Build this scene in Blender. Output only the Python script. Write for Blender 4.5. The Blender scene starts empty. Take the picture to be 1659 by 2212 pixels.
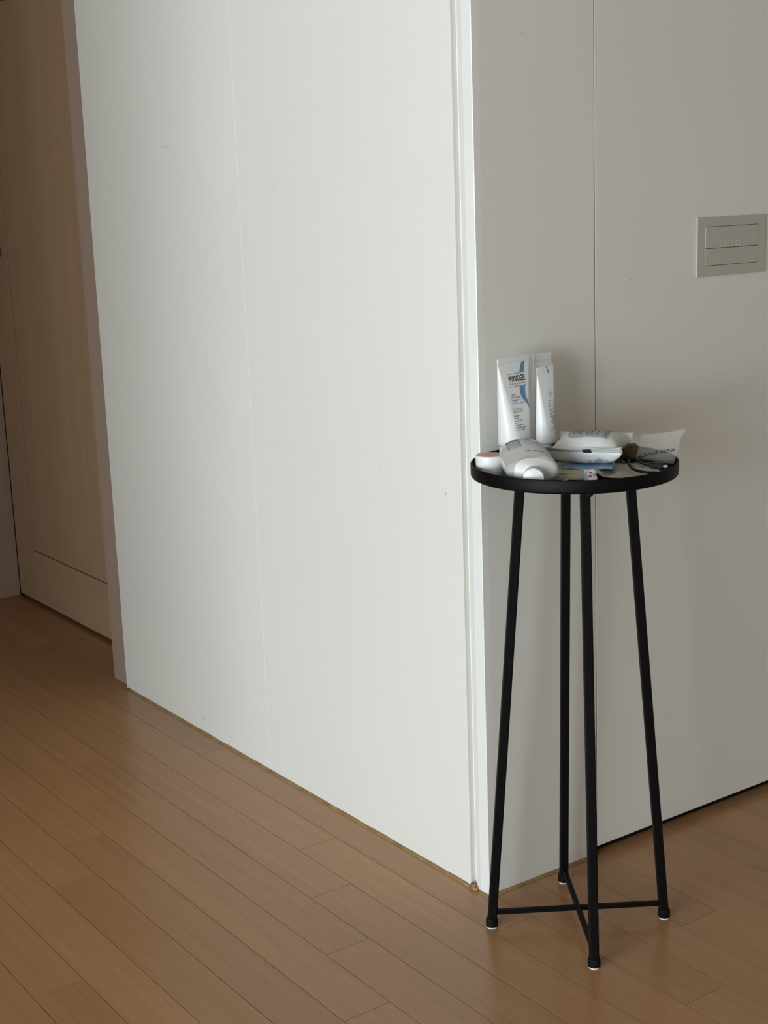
import bpy, bmesh, math, random
from mathutils import Vector, Matrix, noise
random.seed(7)
C = bpy.context.scene.collection
S = bpy.context.scene

# ------------------------------------------------------------------ camera
CAM = Vector((-1.5746, -1.9447, 1.3))
F_PX, PITCH, ROLL, YAW = 3123.9, math.radians(12.446), math.radians(-2.076), math.radians(54.934)
fw = Vector((math.cos(YAW)*math.cos(PITCH), math.sin(YAW)*math.cos(PITCH), -math.sin(PITCH)))
rt0 = fw.cross(Vector((0, 0, 1))).normalized(); up0 = rt0.cross(fw)
AX = rt0*math.cos(ROLL) + up0*math.sin(ROLL)
AY = -rt0*math.sin(ROLL) + up0*math.cos(ROLL)
cd = bpy.data.cameras.new('camera'); cam = bpy.data.objects.new('camera', cd); C.objects.link(cam)
m = Matrix((AX, AY, -fw)).transposed().to_4x4(); m.translation = CAM
cam.matrix_world = m
cd.sensor_fit = 'VERTICAL'; cd.sensor_height = 24.0; cd.lens = F_PX*24.0/2212.0
cd.clip_start = 0.05; cd.clip_end = 60
S.camera = cam

# ------------------------------------------------------------------ world, daylight, exposure
w = bpy.data.worlds.new('sky'); S.world = w; w.use_nodes = True
w.node_tree.nodes['Background'].inputs[0].default_value = (0.80, 0.90, 1.0, 1)
w.node_tree.nodes['Background'].inputs[1].default_value = 1.6
WIN_Y0, WIN_Y1, WIN_Z0, WIN_Z1, WIN_X = -4.3, -0.35, 0.06, 2.20, -6.0
ld = bpy.data.lights.new('window_daylight', 'AREA'); ld.shape = 'RECTANGLE'
ld.size = WIN_Z1-WIN_Z0; ld.size_y = WIN_Y1-WIN_Y0
ld.energy = 462; ld.color = (0.835, 0.955, 1.0)
lo = bpy.data.objects.new('window_daylight', ld); C.objects.link(lo)
lo.location = (WIN_X-0.16, (WIN_Y0+WIN_Y1)/2, (WIN_Z0+WIN_Z1)/2)
lo.rotation_euler = (0, math.radians(-90), 0)
vs = S.view_settings
vs.view_transform = 'Standard'; vs.look = 'None'; vs.exposure = 0.0; vs.gamma = 1.0; vs.use_curve_mapping = False

# ------------------------------------------------------------------ pixel -> place helpers
TC = Vector((0.065, -0.173))                       # table centre on the floor
wv = (TC - CAM.xy).normalized(); rv = Vector((wv.y, -wv.x))
TRAY_ANG = math.atan2(rv.y, rv.x)
def ray(u, v): return AX*((u-829.5)/F_PX) - AY*((v-1106)/F_PX) + fw
def on_z(u, v, z):
    d = ray(u, v); return CAM + d*((z-CAM.z)/d.z)
def on_x(u, v, x):
    d = ray(u, v); return CAM + d*((x-CAM.x)/d.x)
def on_y(u, v, y):
    d = ray(u, v); return CAM + d*((y-CAM.y)/d.y)
def on_v(u, v, vv):                                  # plane facing the camera, vv metres behind the table centre
    d = ray(u, v); s = (vv-(CAM.xy-TC).dot(wv))/d.xy.dot(wv); return CAM + d*s
def tray(u, v, z=0.0):
    q = TC + rv*u + wv*v; return Vector((q.x, q.y, z))

# ------------------------------------------------------------------ materials
def srgb(r, g, b):
    f = lambda c: (c/255/12.92) if c/255 <= 0.04045 else ((c/255+0.055)/1.055)**2.4
    return (f(r), f(g), f(b), 1)
def mat(name, col, rough=0.5, spec=0.5, metal=0.0, bump=0.0, bscale=300, var=0.0, vscale=4, coat=0.0, sss=0.0):
    m = bpy.data.materials.new(name); m.use_nodes = True
    nt = m.node_tree; b = nt.nodes['Principled BSDF']
    b.inputs['Base Color'].default_value = col; b.inputs['Roughness'].default_value = rough
    b.inputs['Specular IOR Level'].default_value = spec; b.inputs['Metallic'].default_value = metal
    b.inputs['Coat Weight'].default_value = coat; b.inputs['Coat Roughness'].default_value = 0.1
    tc = nt.nodes.new('ShaderNodeTexCoord')
    if var > 0:
        n = nt.nodes.new('ShaderNodeTexNoise'); n.inputs['Scale'].default_value = vscale; n.inputs['Detail'].default_value = 4
        nt.links.new(tc.outputs['Object'], n.inputs['Vector'])
        r = nt.nodes.new('ShaderNodeValToRGB')
        r.color_ramp.elements[0].position = 0.3; r.color_ramp.elements[1].position = 0.7
        r.color_ramp.elements[0].color = tuple(c*(1-var) for c in col[:3])+(1,)
        r.color_ramp.elements[1].color = tuple(min(1, c*(1+var)) for c in col[:3])+(1,)
        nt.links.new(n.outputs['Fac'], r.inputs['Fac']); nt.links.new(r.outputs['Color'], b.inputs['Base Color'])
    if bump > 0:
        n = nt.nodes.new('ShaderNodeTexNoise'); n.inputs['Scale'].default_value = bscale; n.inputs['Detail'].default_value = 3
        nt.links.new(tc.outputs['Object'], n.inputs['Vector'])
        bp = nt.nodes.new('ShaderNodeBump'); bp.inputs['Strength'].default_value = bump; bp.inputs['Distance'].default_value = 0.001
        nt.links.new(n.outputs['Fac'], bp.inputs['Height']); nt.links.new(bp.outputs['Normal'], b.inputs['Normal'])
    return m

def wood(name, base, dark, rough, use_random, grain_axis='Y', amount=0.5):
    m = bpy.data.materials.new(name); m.use_nodes = True
    nt = m.node_tree; N = nt.nodes; L = nt.links; b = N['Principled BSDF']
    b.inputs['Roughness'].default_value = rough; b.inputs['Specular IOR Level'].default_value = 0.45
    tc = N.new('ShaderNodeTexCoord'); mp = N.new('ShaderNodeMapping')
    sc = {'Y': (60, 1.6, 60), 'Z': (60, 60, 1.4)}[grain_axis]
    mp.inputs['Scale'].default_value = sc
    L.new(tc.outputs['Object'], mp.inputs['Vector'])
    off = N.new('ShaderNodeVectorMath'); off.operation = 'ADD'
    L.new(mp.outputs['Vector'], off.inputs[0])
    if use_random:
        rnd = N.new('ShaderNodeObjectInfo').outputs['Random']
    else:
        rnd = N.new('ShaderNodeNewGeometry').outputs['Random Per Island']
    mul = N.new('ShaderNodeMath'); mul.operation = 'MULTIPLY'; mul.inputs[1].default_value = 91.0
    L.new(rnd, mul.inputs[0]); cmb = N.new('ShaderNodeCombineXYZ')
    for i in range(3): L.new(mul.outputs[0], cmb.inputs[i])
    L.new(cmb.outputs[0], off.inputs[1])
    n1 = N.new('ShaderNodeTexNoise'); n1.inputs['Scale'].default_value = 1.0; n1.inputs['Detail'].default_value = 6; n1.inputs['Roughness'].default_value = 0.65
    n1.inputs['Distortion'].default_value = 0.5
    L.new(off.outputs[0], n1.inputs['Vector'])
    n2 = N.new('ShaderNodeTexNoise'); n2.inputs['Scale'].default_value = 0.09; n2.inputs['Detail'].default_value = 2
    L.new(off.outputs[0], n2.inputs['Vector'])
    mx = N.new('ShaderNodeMix'); mx.data_type = 'RGBA'
    r = N.new('ShaderNodeValToRGB'); r.color_ramp.elements[0].position = 0.32; r.color_ramp.elements[1].position = 0.68
    r.color_ramp.elements[0].color = dark; r.color_ramp.elements[1].color = base
    L.new(n1.outputs['Fac'], r.inputs['Fac'])
    L.new(r.outputs['Color'], mx.inputs['A']); mx.inputs['B'].default_value = base; mx.inputs['Factor'].default_value = 1-amount
    hsv = N.new('ShaderNodeHueSaturation'); L.new(mx.outputs['Result'], hsv.inputs['Color'])
    v = N.new('ShaderNodeMapRange'); v.inputs['To Min'].default_value = 0.95; v.inputs['To Max'].default_value = 1.05
    L.new(rnd, v.inputs['Value'])
    v2 = N.new('ShaderNodeMapRange'); v2.inputs['From Min'].default_value = 0.3; v2.inputs['From Max'].default_value = 0.7
    v2.inputs['To Min'].default_value = 0.95; v2.inputs['To Max'].default_value = 1.05
    L.new(n2.outputs['Fac'], v2.inputs['Value'])
    mm = N.new('ShaderNodeMath'); mm.operation = 'MULTIPLY'; L.new(v.outputs[0], mm.inputs[0]); L.new(v2.outputs[0], mm.inputs[1])
    L.new(mm.outputs[0], hsv.inputs['Value'])
    L.new(hsv.outputs['Color'], b.inputs['Base Color'])
    bp = N.new('ShaderNodeBump'); bp.inputs['Strength'].default_value = 0.12; bp.inputs['Distance'].default_value = 0.0006
    L.new(n1.outputs['Fac'], bp.inputs['Height']); L.new(bp.outputs['Normal'], b.inputs['Normal'])
    return m

M = {}
M['wall'] = mat('satin_white_panel', (0.78, 0.765, 0.72, 1), 0.38, 0.4, bump=0.05, bscale=500, var=0.015, vscale=2)
M['post'] = mat('white_lacquer_edge', (0.82, 0.815, 0.79, 1), 0.3, 0.5)
M['room'] = mat('room_paper', (0.38, 0.345, 0.30, 1), 0.7, 0.3, bump=0.1)
M['hall'] = mat('hall_paper', (0.62, 0.48, 0.34, 1), 0.7, 0.3, bump=0.1)
M['ceil'] = mat('ceiling_paint', (0.50, 0.48, 0.45, 1), 0.8, 0.2)
M['dark'] = mat('recess_shade', (0.012, 0.010, 0.009, 1), 0.8, 0.1)  # near-black: shade of gaps and recesses put into the colour
M['joint'] = mat('floor_joint', (0.045, 0.025, 0.015, 1), 0.8, 0.1)
M['caulk'] = mat('tan_caulk', (0.30, 0.19, 0.08, 1), 0.4, 0.4, bump=0.4, bscale=90, var=0.25, vscale=30)
M['seam'] = mat('cream_seam_filler', (0.72, 0.68, 0.54, 1), 0.6)
M['plank'] = wood('oak_plank', (0.44, 0.236, 0.112, 1), (0.31, 0.156, 0.070, 1), 0.25, True)
M['plankfield'] = wood('oak_plank_field', (0.44, 0.236, 0.112, 1), (0.31, 0.156, 0.070, 1), 0.25, False)
M['door'] = wood('taupe_door_wood', (0.475, 0.325, 0.210, 1), (0.39, 0.258, 0.158, 1), 0.5, False, 'Z', 0.5)
M['doorrail'] = wood('taupe_rail_wood', (0.475, 0.325, 0.210, 1), (0.39, 0.258, 0.158, 1), 0.5, False, 'Y', 0.5)
M['jamb'] = wood('taupe_jamb_wood', (0.39, 0.288, 0.232, 1), (0.355, 0.258, 0.205, 1), 0.5, False, 'Z', 0.6)
M['bronze'] = mat('dark_bronze', (0.02, 0.015, 0.01, 1), 0.4, 0.5, metal=0.6)
M['black'] = mat('black_powder_coat', (0.0025, 0.0025, 0.003, 1), 0.5, 0.14, bump=0.25, bscale=900)
M['boltblack'] = mat('black_bolt_steel', (0.02, 0.02, 0.022, 1), 0.3, 0.5, metal=0.5)
M['blackcap'] = mat('black_rubber', (0.004, 0.004, 0.004, 1), 0.6, 0.15, bump=0.1)
M['pad'] = mat('white_felt_pad', (0.8, 0.8, 0.78, 1), 0.8)
M['switch'] = mat('champagne_plastic', (0.48, 0.47, 0.41, 1), 0.35, 0.5)
M['white'] = mat('white_plastic', (0.80, 0.805, 0.80, 1), 0.28, 0.5)
M['whitecap'] = mat('white_cap_plastic', (0.78, 0.79, 0.79, 1), 0.35, 0.5)
M['foil'] = mat('white_pack_film', (0.76, 0.77, 0.755, 1), 0.30, 0.5, bump=0.6, bscale=70)
M['label'] = mat('grey_green_label', (0.36, 0.39, 0.37, 1), 0.45, 0.4)
M['peach'] = mat('peach_lid_disc', (0.70, 0.40, 0.30, 1), 0.4, 0.5)
M['ink'] = mat('black_ink', (0.02, 0.02, 0.022, 1), 0.5, 0.3)
M['grey_ink'] = mat('grey_ink', (0.16, 0.16, 0.165, 1), 0.5, 0.3)
M['pale_ink'] = mat('pale_grey_ink', (0.42, 0.43, 0.44, 1), 0.5, 0.3)
M['blue_ink'] = mat('blue_ink', (0.07, 0.11, 0.26, 1), 0.5, 0.3)
M['paleblue_ink'] = mat('pale_blue_ink', (0.32, 0.38, 0.52, 1), 0.5, 0.3)
M['swoosh'] = mat('cornflower_blue_print', (0.13, 0.27, 0.52, 1), 0.35, 0.4, var=0.12, vscale=60)
M['green'] = mat('green_print', (0.17, 0.36, 0.17, 1), 0.5, 0.3)
M['red'] = mat('red_print', (0.5, 0.06, 0.06, 1), 0.5, 0.3)
M['bluefilm'] = mat('sky_blue_film', (0.30, 0.50, 0.68, 1), 0.35, 0.5, var=0.12, vscale=70)
M['cream'] = mat('cream_paper', (0.60, 0.54, 0.43, 1), 0.7, 0.3, var=0.06, vscale=30)
M['leaf'] = mat('pinkish_grey_paper', (0.52, 0.46, 0.42, 1), 0.4, 0.4, var=0.08, vscale=40)
M['kraft'] = mat('brown_kraft', (0.17, 0.11, 0.045, 1), 0.6, 0.3, bump=0.4, bscale=150, var=0.2, vscale=60)
M['cable'] = mat('black_cable_rubber', (0.005, 0.005, 0.0055, 1), 0.4, 0.2)
M['steel'] = mat('bright_metal', (0.75, 0.72, 0.66, 1), 0.25, 0.5, metal=0.9)
M['scuff'] = mat('grey_scuff', (0.60, 0.58, 0.52, 1), 0.6, 0.2)
M['scuffdark'] = mat('dark_scuff', (0.20, 0.17, 0.14, 1), 0.6, 0.2)
def film(name, col, alpha, rough=0.25):
    m = bpy.data.materials.new(name); m.use_nodes = True
    nt = m.node_tree; N = nt.nodes; b = N['Principled BSDF']
    b.inputs['Base Color'].default_value = col; b.inputs['Roughness'].default_value = rough
    tr = N.new('ShaderNodeBsdfTransparent'); mx = N.new('ShaderNodeMixShader'); mx.inputs[0].default_value = alpha
    nt.links.new(tr.outputs[0], mx.inputs[1]); nt.links.new(b.outputs[0], mx.inputs[2])
    nt.links.new(mx.outputs[0], N['Material Output'].inputs['Surface'])
    return m
M['bag'] = film('frosted_poly_film', (0.72, 0.69, 0.66, 1), 0.11)
M['clearbody'] = mat('grey_translucent_plastic', (0.50, 0.49, 0.475, 1), 0.16, 0.6, coat=0.6)
M['glass'] = film('window_glass', (0.9, 0.95, 1, 1), 0.06, 0.05)

# ------------------------------------------------------------------ mesh helpers
def link(name, bm, material, parent=None, smooth=False, loc=None, rotz=0):
    me = bpy.data.meshes.new(name); bm.to_mesh(me); bm.free()
    return link_me(name, me, material, parent, smooth, loc, rotz)
def link_me(name, me, material, parent=None, smooth=False, loc=None, rotz=0):
    o = bpy.data.objects.new(name, me); C.objects.link(o)
    if material is not None and not me.materials: me.materials.append(M[material])
    if parent is not None: o.parent = parent
    if loc is not None: o.location = loc
    o.rotation_euler = (0, 0, rotz)
    if smooth:
        for p in me.polygons: p.use_smooth = True
    return o
def tag(o, label, cat, group=None):
    o['label'] = label; o['category'] = cat
    if group: o['group'] = group
    return o
def struct(o, label=None, cat=None):
    o['kind'] = 'structure'
    if label: o['label'] = label
    if cat: o['category'] = cat
    return o
def empty(name, loc, rotz=0):
    o = bpy.data.objects.new(name, None); C.objects.link(o); o.location = loc; o.rotation_euler = (0, 0, rotz)
    o.empty_display_size = 0.05; return o
def box(bm, x0, x1, y0, y1, z0, z1):
    v = [bm.verts.new(p) for p in ((x0,y0,z0),(x1,y0,z0),(x1,y1,z0),(x0,y1,z0),(x0,y0,z1),(x1,y0,z1),(x1,y1,z1),(x0,y1,z1))]
    for f in ((3,2,1,0),(4,5,6,7),(0,1,5,4),(1,2,6,5),(2,3,7,6),(3,0,4,7)): bm.faces.new([v[i] for i in f])
def bx(x0, x1, y0, y1, z0, z1, bevel=0.0, seg=2):
    bm = bmesh.new(); box(bm, x0, x1, y0, y1, z0, z1)
    if bevel: bmesh.ops.bevel(bm, geom=bm.edges[:], offset=bevel, segments=seg, profile=0.5, affect='EDGES')
    return bm
def loft(rings, cap0=True, cap1=True, closed=True):
    bm = bmesh.new(); R = [[bm.verts.new(p) for p in r] for r in rings]
    n = len(R[0])
    for a, b in zip(R, R[1:]):
        for i in range(n if closed else n-1):
            j = (i+1) % n
            bm.faces.new((a[i], a[j], b[j], b[i]))
    if cap0 and closed: bm.faces.new(R[0][::-1])
    if cap1 and closed: bm.faces.new(R[-1])
    bmesh.ops.recalc_face_normals(bm, faces=bm.faces[:])
    return bm
def lathe(profile, n=64, z_axis=True):
    rings = []
    for r, z in profile:
        rings.append([(r*math.cos(2*math.pi*i/n), r*math.sin(2*math.pi*i/n), z) for i in range(n)])
    return loft(rings)
def prism(poly, z0, z1):
    return loft([[(x, y, z0) for x, y in poly], [(x, y, z1) for x, y in poly]])
def tube(points, r, n=10):
    pts = [Vector(p) for p in points]; rings = []; prev = None
    for i, p in enumerate(pts):
        t = (pts[min(i+1, len(pts)-1)]-pts[max(i-1, 0)]).normalized()
        if prev is None:
            a = t.orthogonal().normalized()
        else:
            a = (prev - t*prev.dot(t)).normalized()
        prev = a; b = t.cross(a)
        rings.append([p + a*(r*math.cos(2*math.pi*k/n)) + b*(r*math.sin(2*math.pi*k/n)) for k in range(n)])
    return loft(rings)
def smoothpath(pts, sub=6):
    P = [Vector(p) for p in pts]; out = []
    for i in range(len(P)-1):
        p0, p1, p2, p3 = P[max(i-1,0)], P[i], P[i+1], P[min(i+2, len(P)-1)]
        for k in range(sub):
            t = k/sub
            out.append(0.5*((2*p1)+(-p0+p2)*t+(2*p0-5*p1+4*p2-p3)*t*t+(-p0+3*p1-3*p2+p3)*t**3))
    out.append(P[-1]); return out
def text_mesh(body, size, fn, align='LEFT', xscale=1.0, shear=0.0, bold=0.0):
    cu = bpy.data.curves.new('t', 'FONT'); cu.body = body; cu.size = size; cu.align_x = align; cu.resolution_u = 3; cu.shear = shear; cu.offset = bold*size
    ob = bpy.data.objects.new('t', cu); C.objects.link(ob)
    bpy.context.view_layer.update()
    dg = bpy.context.evaluated_depsgraph_get()
    me = bpy.data.meshes.new_from_object(ob.evaluated_get(dg))
    bpy.data.objects.remove(ob); bpy.data.curves.remove(cu)
    me.materials.clear()
    bm = bmesh.new(); bm.from_mesh(me); bpy.data.meshes.remove(me)
    for v in bm.verts: v.co = Vector(fn(v.co.x*xscale, v.co.y))
    return bm
def patch(fn, nx, ny):                        # open grid fn(i/nx, j/ny)
    bm = bmesh.new(); G = [[bm.verts.new(fn(i/nx, j/ny)) for i in range(nx+1)] for j in range(ny+1)]
    for j in range(ny):
        for i in range(nx): bm.faces.new((G[j][i], G[j][i+1], G[j+1][i+1], G[j+1][i]))
    return bm
def sheet(fn, nx, ny, th):                    # closed thin grid
    bm = patch(fn, nx, ny)
    bmesh.ops.recalc_face_normals(bm, faces=bm.faces[:])
    bmesh.ops.solidify(bm, geom=bm.faces[:], thickness=th)
    return bm
def strokes(rows, fn, seed=1):                # tiny illegible print: rows of (x0, x1, y, h) broken into word-like dashes
    rnd = random.Random(seed); bm = bmesh.new()
    for x0, x1, y, h in rows:
        x = x0
        while x < x1:
            l = rnd.uniform(0.6, 1.3)*h
            xe = min(x+l*0.55, x1)
            k = rnd.uniform(0.6, 1.0)
            q = [fn(x, y), fn(xe, y), fn(xe, y+h*k), fn(x, y+h*k)]
            bm.faces.new([bm.verts.new(p) for p in q])
            x += l*(0.75 if rnd.random() < 0.8 else 1.6)
    return bm

# ================================================================== STRUCTURE
HZ = 2.4
X_W, X_E, Y_B, Y_END, HALL_X, HALL_Y = -6.0, 2.6, -5.0, 3.3, -2.25, 0.38  # hall corner set by how much window light it blocks
# floor
floor = struct(link('floor', bx(X_W, X_E, Y_B, Y_END, -0.06, -0.0035), 'joint'), 'oak plank floor with staggered end joints', 'floor')
PW, X_ANCH, PER = 0.0922, -0.078, 1.101
joint = {0: 0.995, -1: 0.4015, -2: 0.2125, -3: 0.019, -4: -0.174, -5: 0.7326, -6: 0.5727, -7: 0.404, -8: 0.2155, -9: 0.02, -10: -0.17, 1: 0.62, 2: 0.25, 3: 0.80, 4: 0.42, 5: 0.05}
GAP = 0.00060
plank_cache = {}
def plank_bm(bm, wx, ly, ox=0, oy=0):
    e = 0.00012
    pts = []
    for (s, z) in ((0, -0.0035), (0, -0.00012), (e, 0.0)):
        pts.append([(ox+GAP+s, oy+GAP+s, z), (ox+wx-GAP-s, oy+GAP+s, z), (ox+wx-GAP-s, oy+ly-GAP-s, z), (ox+GAP+s, oy+ly-GAP-s, z)])
    R = [[bm.verts.new(p) for p in r] for r in pts]
    for a, b in zip(R, R[1:]):
        for i in range(4): bm.faces.new((a[i], a[(i+1)%4], b[(i+1)%4], b[i]))
    bm.faces.new(R[-1])
field = bmesh.new()
k0 = math.floor((X_W-X_ANCH)/PW); k1 = math.ceil((X_E-X_ANCH)/PW)
for k in range(k0, k1):
    x0 = max(X_ANCH+k*PW, X_W); x1 = min(X_ANCH+(k+1)*PW, X_E)
    if x1-x0 < 0.004: continue
    j = joint.get(k, random.uniform(0, PER))
    n0 = math.floor((Y_B-j)/PER)
    for n in range(n0, n0+11):
        y0 = max(j+n*PER, Y_B); y1 = min(j+(n+1)*PER, Y_END)
        if y1-y0 < 0.004: continue
        if x1 > -1.35 and x0 < 1.15 and y1 > -0.95 and y0 < 2.9:
            key = (round(x1-x0, 4), round(y1-y0, 4))
            if key not in plank_cache:
                bm = bmesh.new(); plank_bm(bm, x1-x0, y1-y0)
                me = bpy.data.meshes.new('plank'); bm.to_mesh(me); bm.free(); plank_cache[key] = me
            link_me('plank', plank_cache[key], 'plank', floor, loc=(x0, y0, 0))
        else:
            plank_bm(field, x1-x0, y1-y0, x0, y0)
pf = link('plank_field', field, 'plankfield', floor); pf['kind'] = 'stuff'

# ceiling and the unseen shell of the room
struct(link('ceiling', bx(X_W, X_E, Y_B, Y_END, HZ, HZ+0.1), 'ceil'), 'plain white ceiling', 'ceiling')
struct(link('wall_back', bx(X_W, X_E, Y_B-0.1, Y_B, 0, HZ), 'room'), 'plain papered wall behind the viewer', 'wall')
struct(link('wall_east', bx(X_E, X_E+0.1, Y_B, 0.2, 0, HZ), 'room'), 'plain papered wall closing the room', 'wall')
struct(link('wall_hall', bx(HALL_X-0.1, HALL_X, HALL_Y, Y_END, 0, HZ), 'hall'), 'unseen hallway wall, placed to limit the window light', 'wall')  # unseen wall; position and warm tint chosen for the light in the hall
struct(link('wall_side', bx(X_W, HALL_X-0.1, HALL_Y, HALL_Y+0.1, 0, HZ), 'room'), 'unseen wall beside the hallway, placed to limit the window light', 'wall')
struct(link('wall_end', bx(HALL_X, 0.0, Y_END-0.05, Y_END+0.05, 0, HZ), 'hall'), 'plain papered wall at the end of the hallway', 'wall')
bm = bmesh.new()
box(bm, X_W-0.12, X_W, Y_B, WIN_Y0, 0, HZ); box(bm, X_W-0.12, X_W, WIN_Y1, HALL_Y, 0, HZ)
box(bm, X_W-0.12, X_W, WIN_Y0, WIN_Y1, 0, WIN_Z0); box(bm, X_W-0.12, X_W, WIN_Y0, WIN_Y1, WIN_Z1, HZ)
struct(link('wall_window', bm, 'room'), 'plain papered wall with the balcony window', 'wall')
bm = bmesh.new(); fr = 0.05
for y in (WIN_Y0, (WIN_Y0+WIN_Y1)/2-fr/2, WIN_Y1-fr): box(bm, X_W-0.10, X_W-0.03, y, y+fr, WIN_Z0, WIN_Z1)
ya, yb, yc, yd = WIN_Y0+fr, (WIN_Y0+WIN_Y1)/2-fr/2, (WIN_Y0+WIN_Y1)/2+fr/2, WIN_Y1-fr
for a, b in ((ya, yb), (yc, yd)):
    box(bm, X_W-0.10, X_W-0.03, a, b, WIN_Z0, WIN_Z0+fr); box(bm, X_W-0.10, X_W-0.03, a, b, WIN_Z1-fr, WIN_Z1)
win = struct(link('window_1', bm, 'post'), 'white framed balcony window', 'window')
for a, b in ((ya, yb), (yc, yd)): link('pane', bx(X_W-0.068, X_W-0.062, a, b, WIN_Z0+fr, WIN_Z1-fr), 'glass', win)

# left wall: two tall panels, groove and corner post
Y_FAR, Y_SEAM, Y_POST, TP = 1.552, 0.792, 0.0545, 0.012
wl = struct(link('wall_left', bx(TP, 0.10, 0.013, Y_FAR-0.002, 0, HZ), 'wall'), 'satin white panelled wall running back to the door', 'wall')
link('wall_panel', bx(0, TP, Y_POST, Y_SEAM-0.0006, 0.002, HZ, 0.0008), 'wall', wl)
link('wall_panel', bx(0, TP, Y_SEAM+0.0006, Y_FAR, 0.002, HZ, 0.0008), 'wall', wl)
link('seam_filler', bx(0.0009, TP, Y_SEAM-0.0006, Y_SEAM+0.0006, 0.002, HZ), 'seam', wl)
post = [(0.0010, 0.0), (0.0, 0.0012), (0.0, 0.0245), (0.0032, 0.0405), (0.0095, 0.0415), (TP, 0.0415), (TP, TP), (0.0135, TP), (0.0135, 0.0)]
link('corner_post', prism(post, 0.002, HZ), 'post', wl)
# scuffs and scratches on the left wall (thin marks with their own outlines)
def mark_left(pxs, wd, material='scuff'):
    pts = [on_x(u, v, -0.0002) for u, v in pxs]; bm = bmesh.new(); a, b = [], []
    for i, p in enumerate(pts):
        t = (pts[min(i+1, len(pts)-1)]-pts[max(i-1, 0)]).normalized(); n = Vector((0, -t.z, t.y))
        k = wd*(0.25+0.75*math.sin(math.pi*(i+0.3)/(len(pts)-0.4)))
        a.append(bm.verts.new(p+n*k)); b.append(bm.verts.new(p-n*k))
    for i in range(len(pts)-1): bm.faces.new((a[i], a[i+1], b[i+1], b[i]))
    link('scuff_mark', bm, material, wl)
mark_left([(524,961),(545,960),(572,960),(600,963),(625,967),(650,972),(672,977),(695,981)], 0.00025)
mark_left([(535,950),(545,950),(556,949),(568,950)], 0.0002)
mark_left([(672,995),(690,994),(710,992),(728,993)], 0.0002)
mark_left([(586,414),(592,408),(598,396),(602,385)], 0.0006)
mark_left([(350,319),(357,316),(365,317)], 0.0010)
mark_left([(439,1549),(440,1556)], 0.0012, 'scuffdark')
mark_left([(497,1590),(499,1597)], 0.0008, 'scuffdark')
mark_left([(354,342),(356,345)], 0.0008, 'scuffdark')
mark_left([(819,1005),(820,1010)], 0.0006, 'scuffdark')
mark_left([(960,1062),(963,1066),(962,1070)], 0.0007, 'scuffdark')
mark_left([(558,354),(561,358)], 0.0008)

# right wall: fixed filler panel by the corner, then a wide panel held clear of the floor
X_SEAM = 0.2775
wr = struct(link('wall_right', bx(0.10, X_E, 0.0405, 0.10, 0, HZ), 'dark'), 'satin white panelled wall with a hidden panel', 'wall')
link('wall_panel', bx(0.0135, X_SEAM-0.0009, 0.0, 0.012, 0.002, HZ, 0.0006), 'wall', wr)
link('wall_panel', bx(X_SEAM+0.0008, X_E, 0.0, 0.018, 0.0195, HZ, 0.0002), 'wall', wr)
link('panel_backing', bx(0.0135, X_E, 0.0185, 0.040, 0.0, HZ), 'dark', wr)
M['rawedge'] = mat('raw_brown_board_edge', (0.075, 0.045, 0.03, 1), 0.8, 0.1)
link('edge_band', bx(X_SEAM+0.0004, X_SEAM+0.0008, 0.0008, 0.018, 0.0195, HZ), 'rawedge', wr)
def mark_right(u, v, r=0.0012, material='scuff'):
    p = on_y(u, v, -0.0002); bm = bmesh.new()
    bm.faces.new([bm.verts.new((p.x+r*random.uniform(.6,1.2)*math.cos(a), p.y, p.z+r*random.uniform(.6,1.4)*math.sin(a))) for a in [i*math.pi/4 for i in range(8)]])
    link('scuff_mark', bm, material, wr)
for u, v, r, mm in ((1128,72,.0022,'scuff'),(1185,587,.0016,'scuff'),(1363,604,.0014,'scuffdark'),(1510,818,.0012,'scuffdark'),(1586,1160,.0009,'scuffdark'),(1145,1147,.0020,'scuff'),(1376,1673,.0012,'scuff')):
    mark_right(u, v, r, mm)

# caulk beads along the foot of the walls
def bead(x0, y0, x1, y1, nx, ny, name, label, r=0.0052, seed=0):
    n = max(8, int(math.hypot(x1-x0, y1-y0)/0.02)); rings = []
    for i in range(n+1):
        t = i/n; x, y = x0+(x1-x0)*t, y0+(y1-y0)*t
        k = r*(1+0.22*noise.noise((x*16+seed, y*16, 0)))
        rings.append([(x, y, 0.0), (x+nx*k, y+ny*k, 0.0), (x+nx*k*.75, y+ny*k*.75, k*.40), (x+nx*k*.35, y+ny*k*.35, k*.8), (x, y, k*1.05)])
    return struct(link(name, loft(rings), 'caulk', smooth=True), label, 'caulk')
bead(0, 0.056, 0, 1.545, -1, 0, 'trim_1', 'thin tan caulk bead along the left wall foot')
bead(0, 0.0, 0, 0.028, -1, 0, 'trim_2', 'tan caulk bead at the foot of the corner post', 0.005, 3)
bead(0.004, 0, X_SEAM-0.004, 0, 0, -1, 'trim_3', 'thin tan caulk bead along the right wall foot', 0.005, 5)
# torn lump of caulk in the groove
bm = bmesh.new(); bmesh.ops.create_icosphere(bm, subdivisions=3, radius=1)
for v in bm.verts:
    k = 1+0.5*noise.noise(v.co*2.2)+0.3*noise.noise(v.co*5); v.co = Vector((v.co.x*0.007*k, v.co.y*0.010*k, max(0, (v.co.z*0.7+0.3))*0.012*k))
bm2 = link('trim_4', bm, 'caulk', smooth=True, loc=(0.0005, 0.043, 0)); struct(bm2, 'torn lump of tan caulk beside the corner post', 'caulk')

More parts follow.
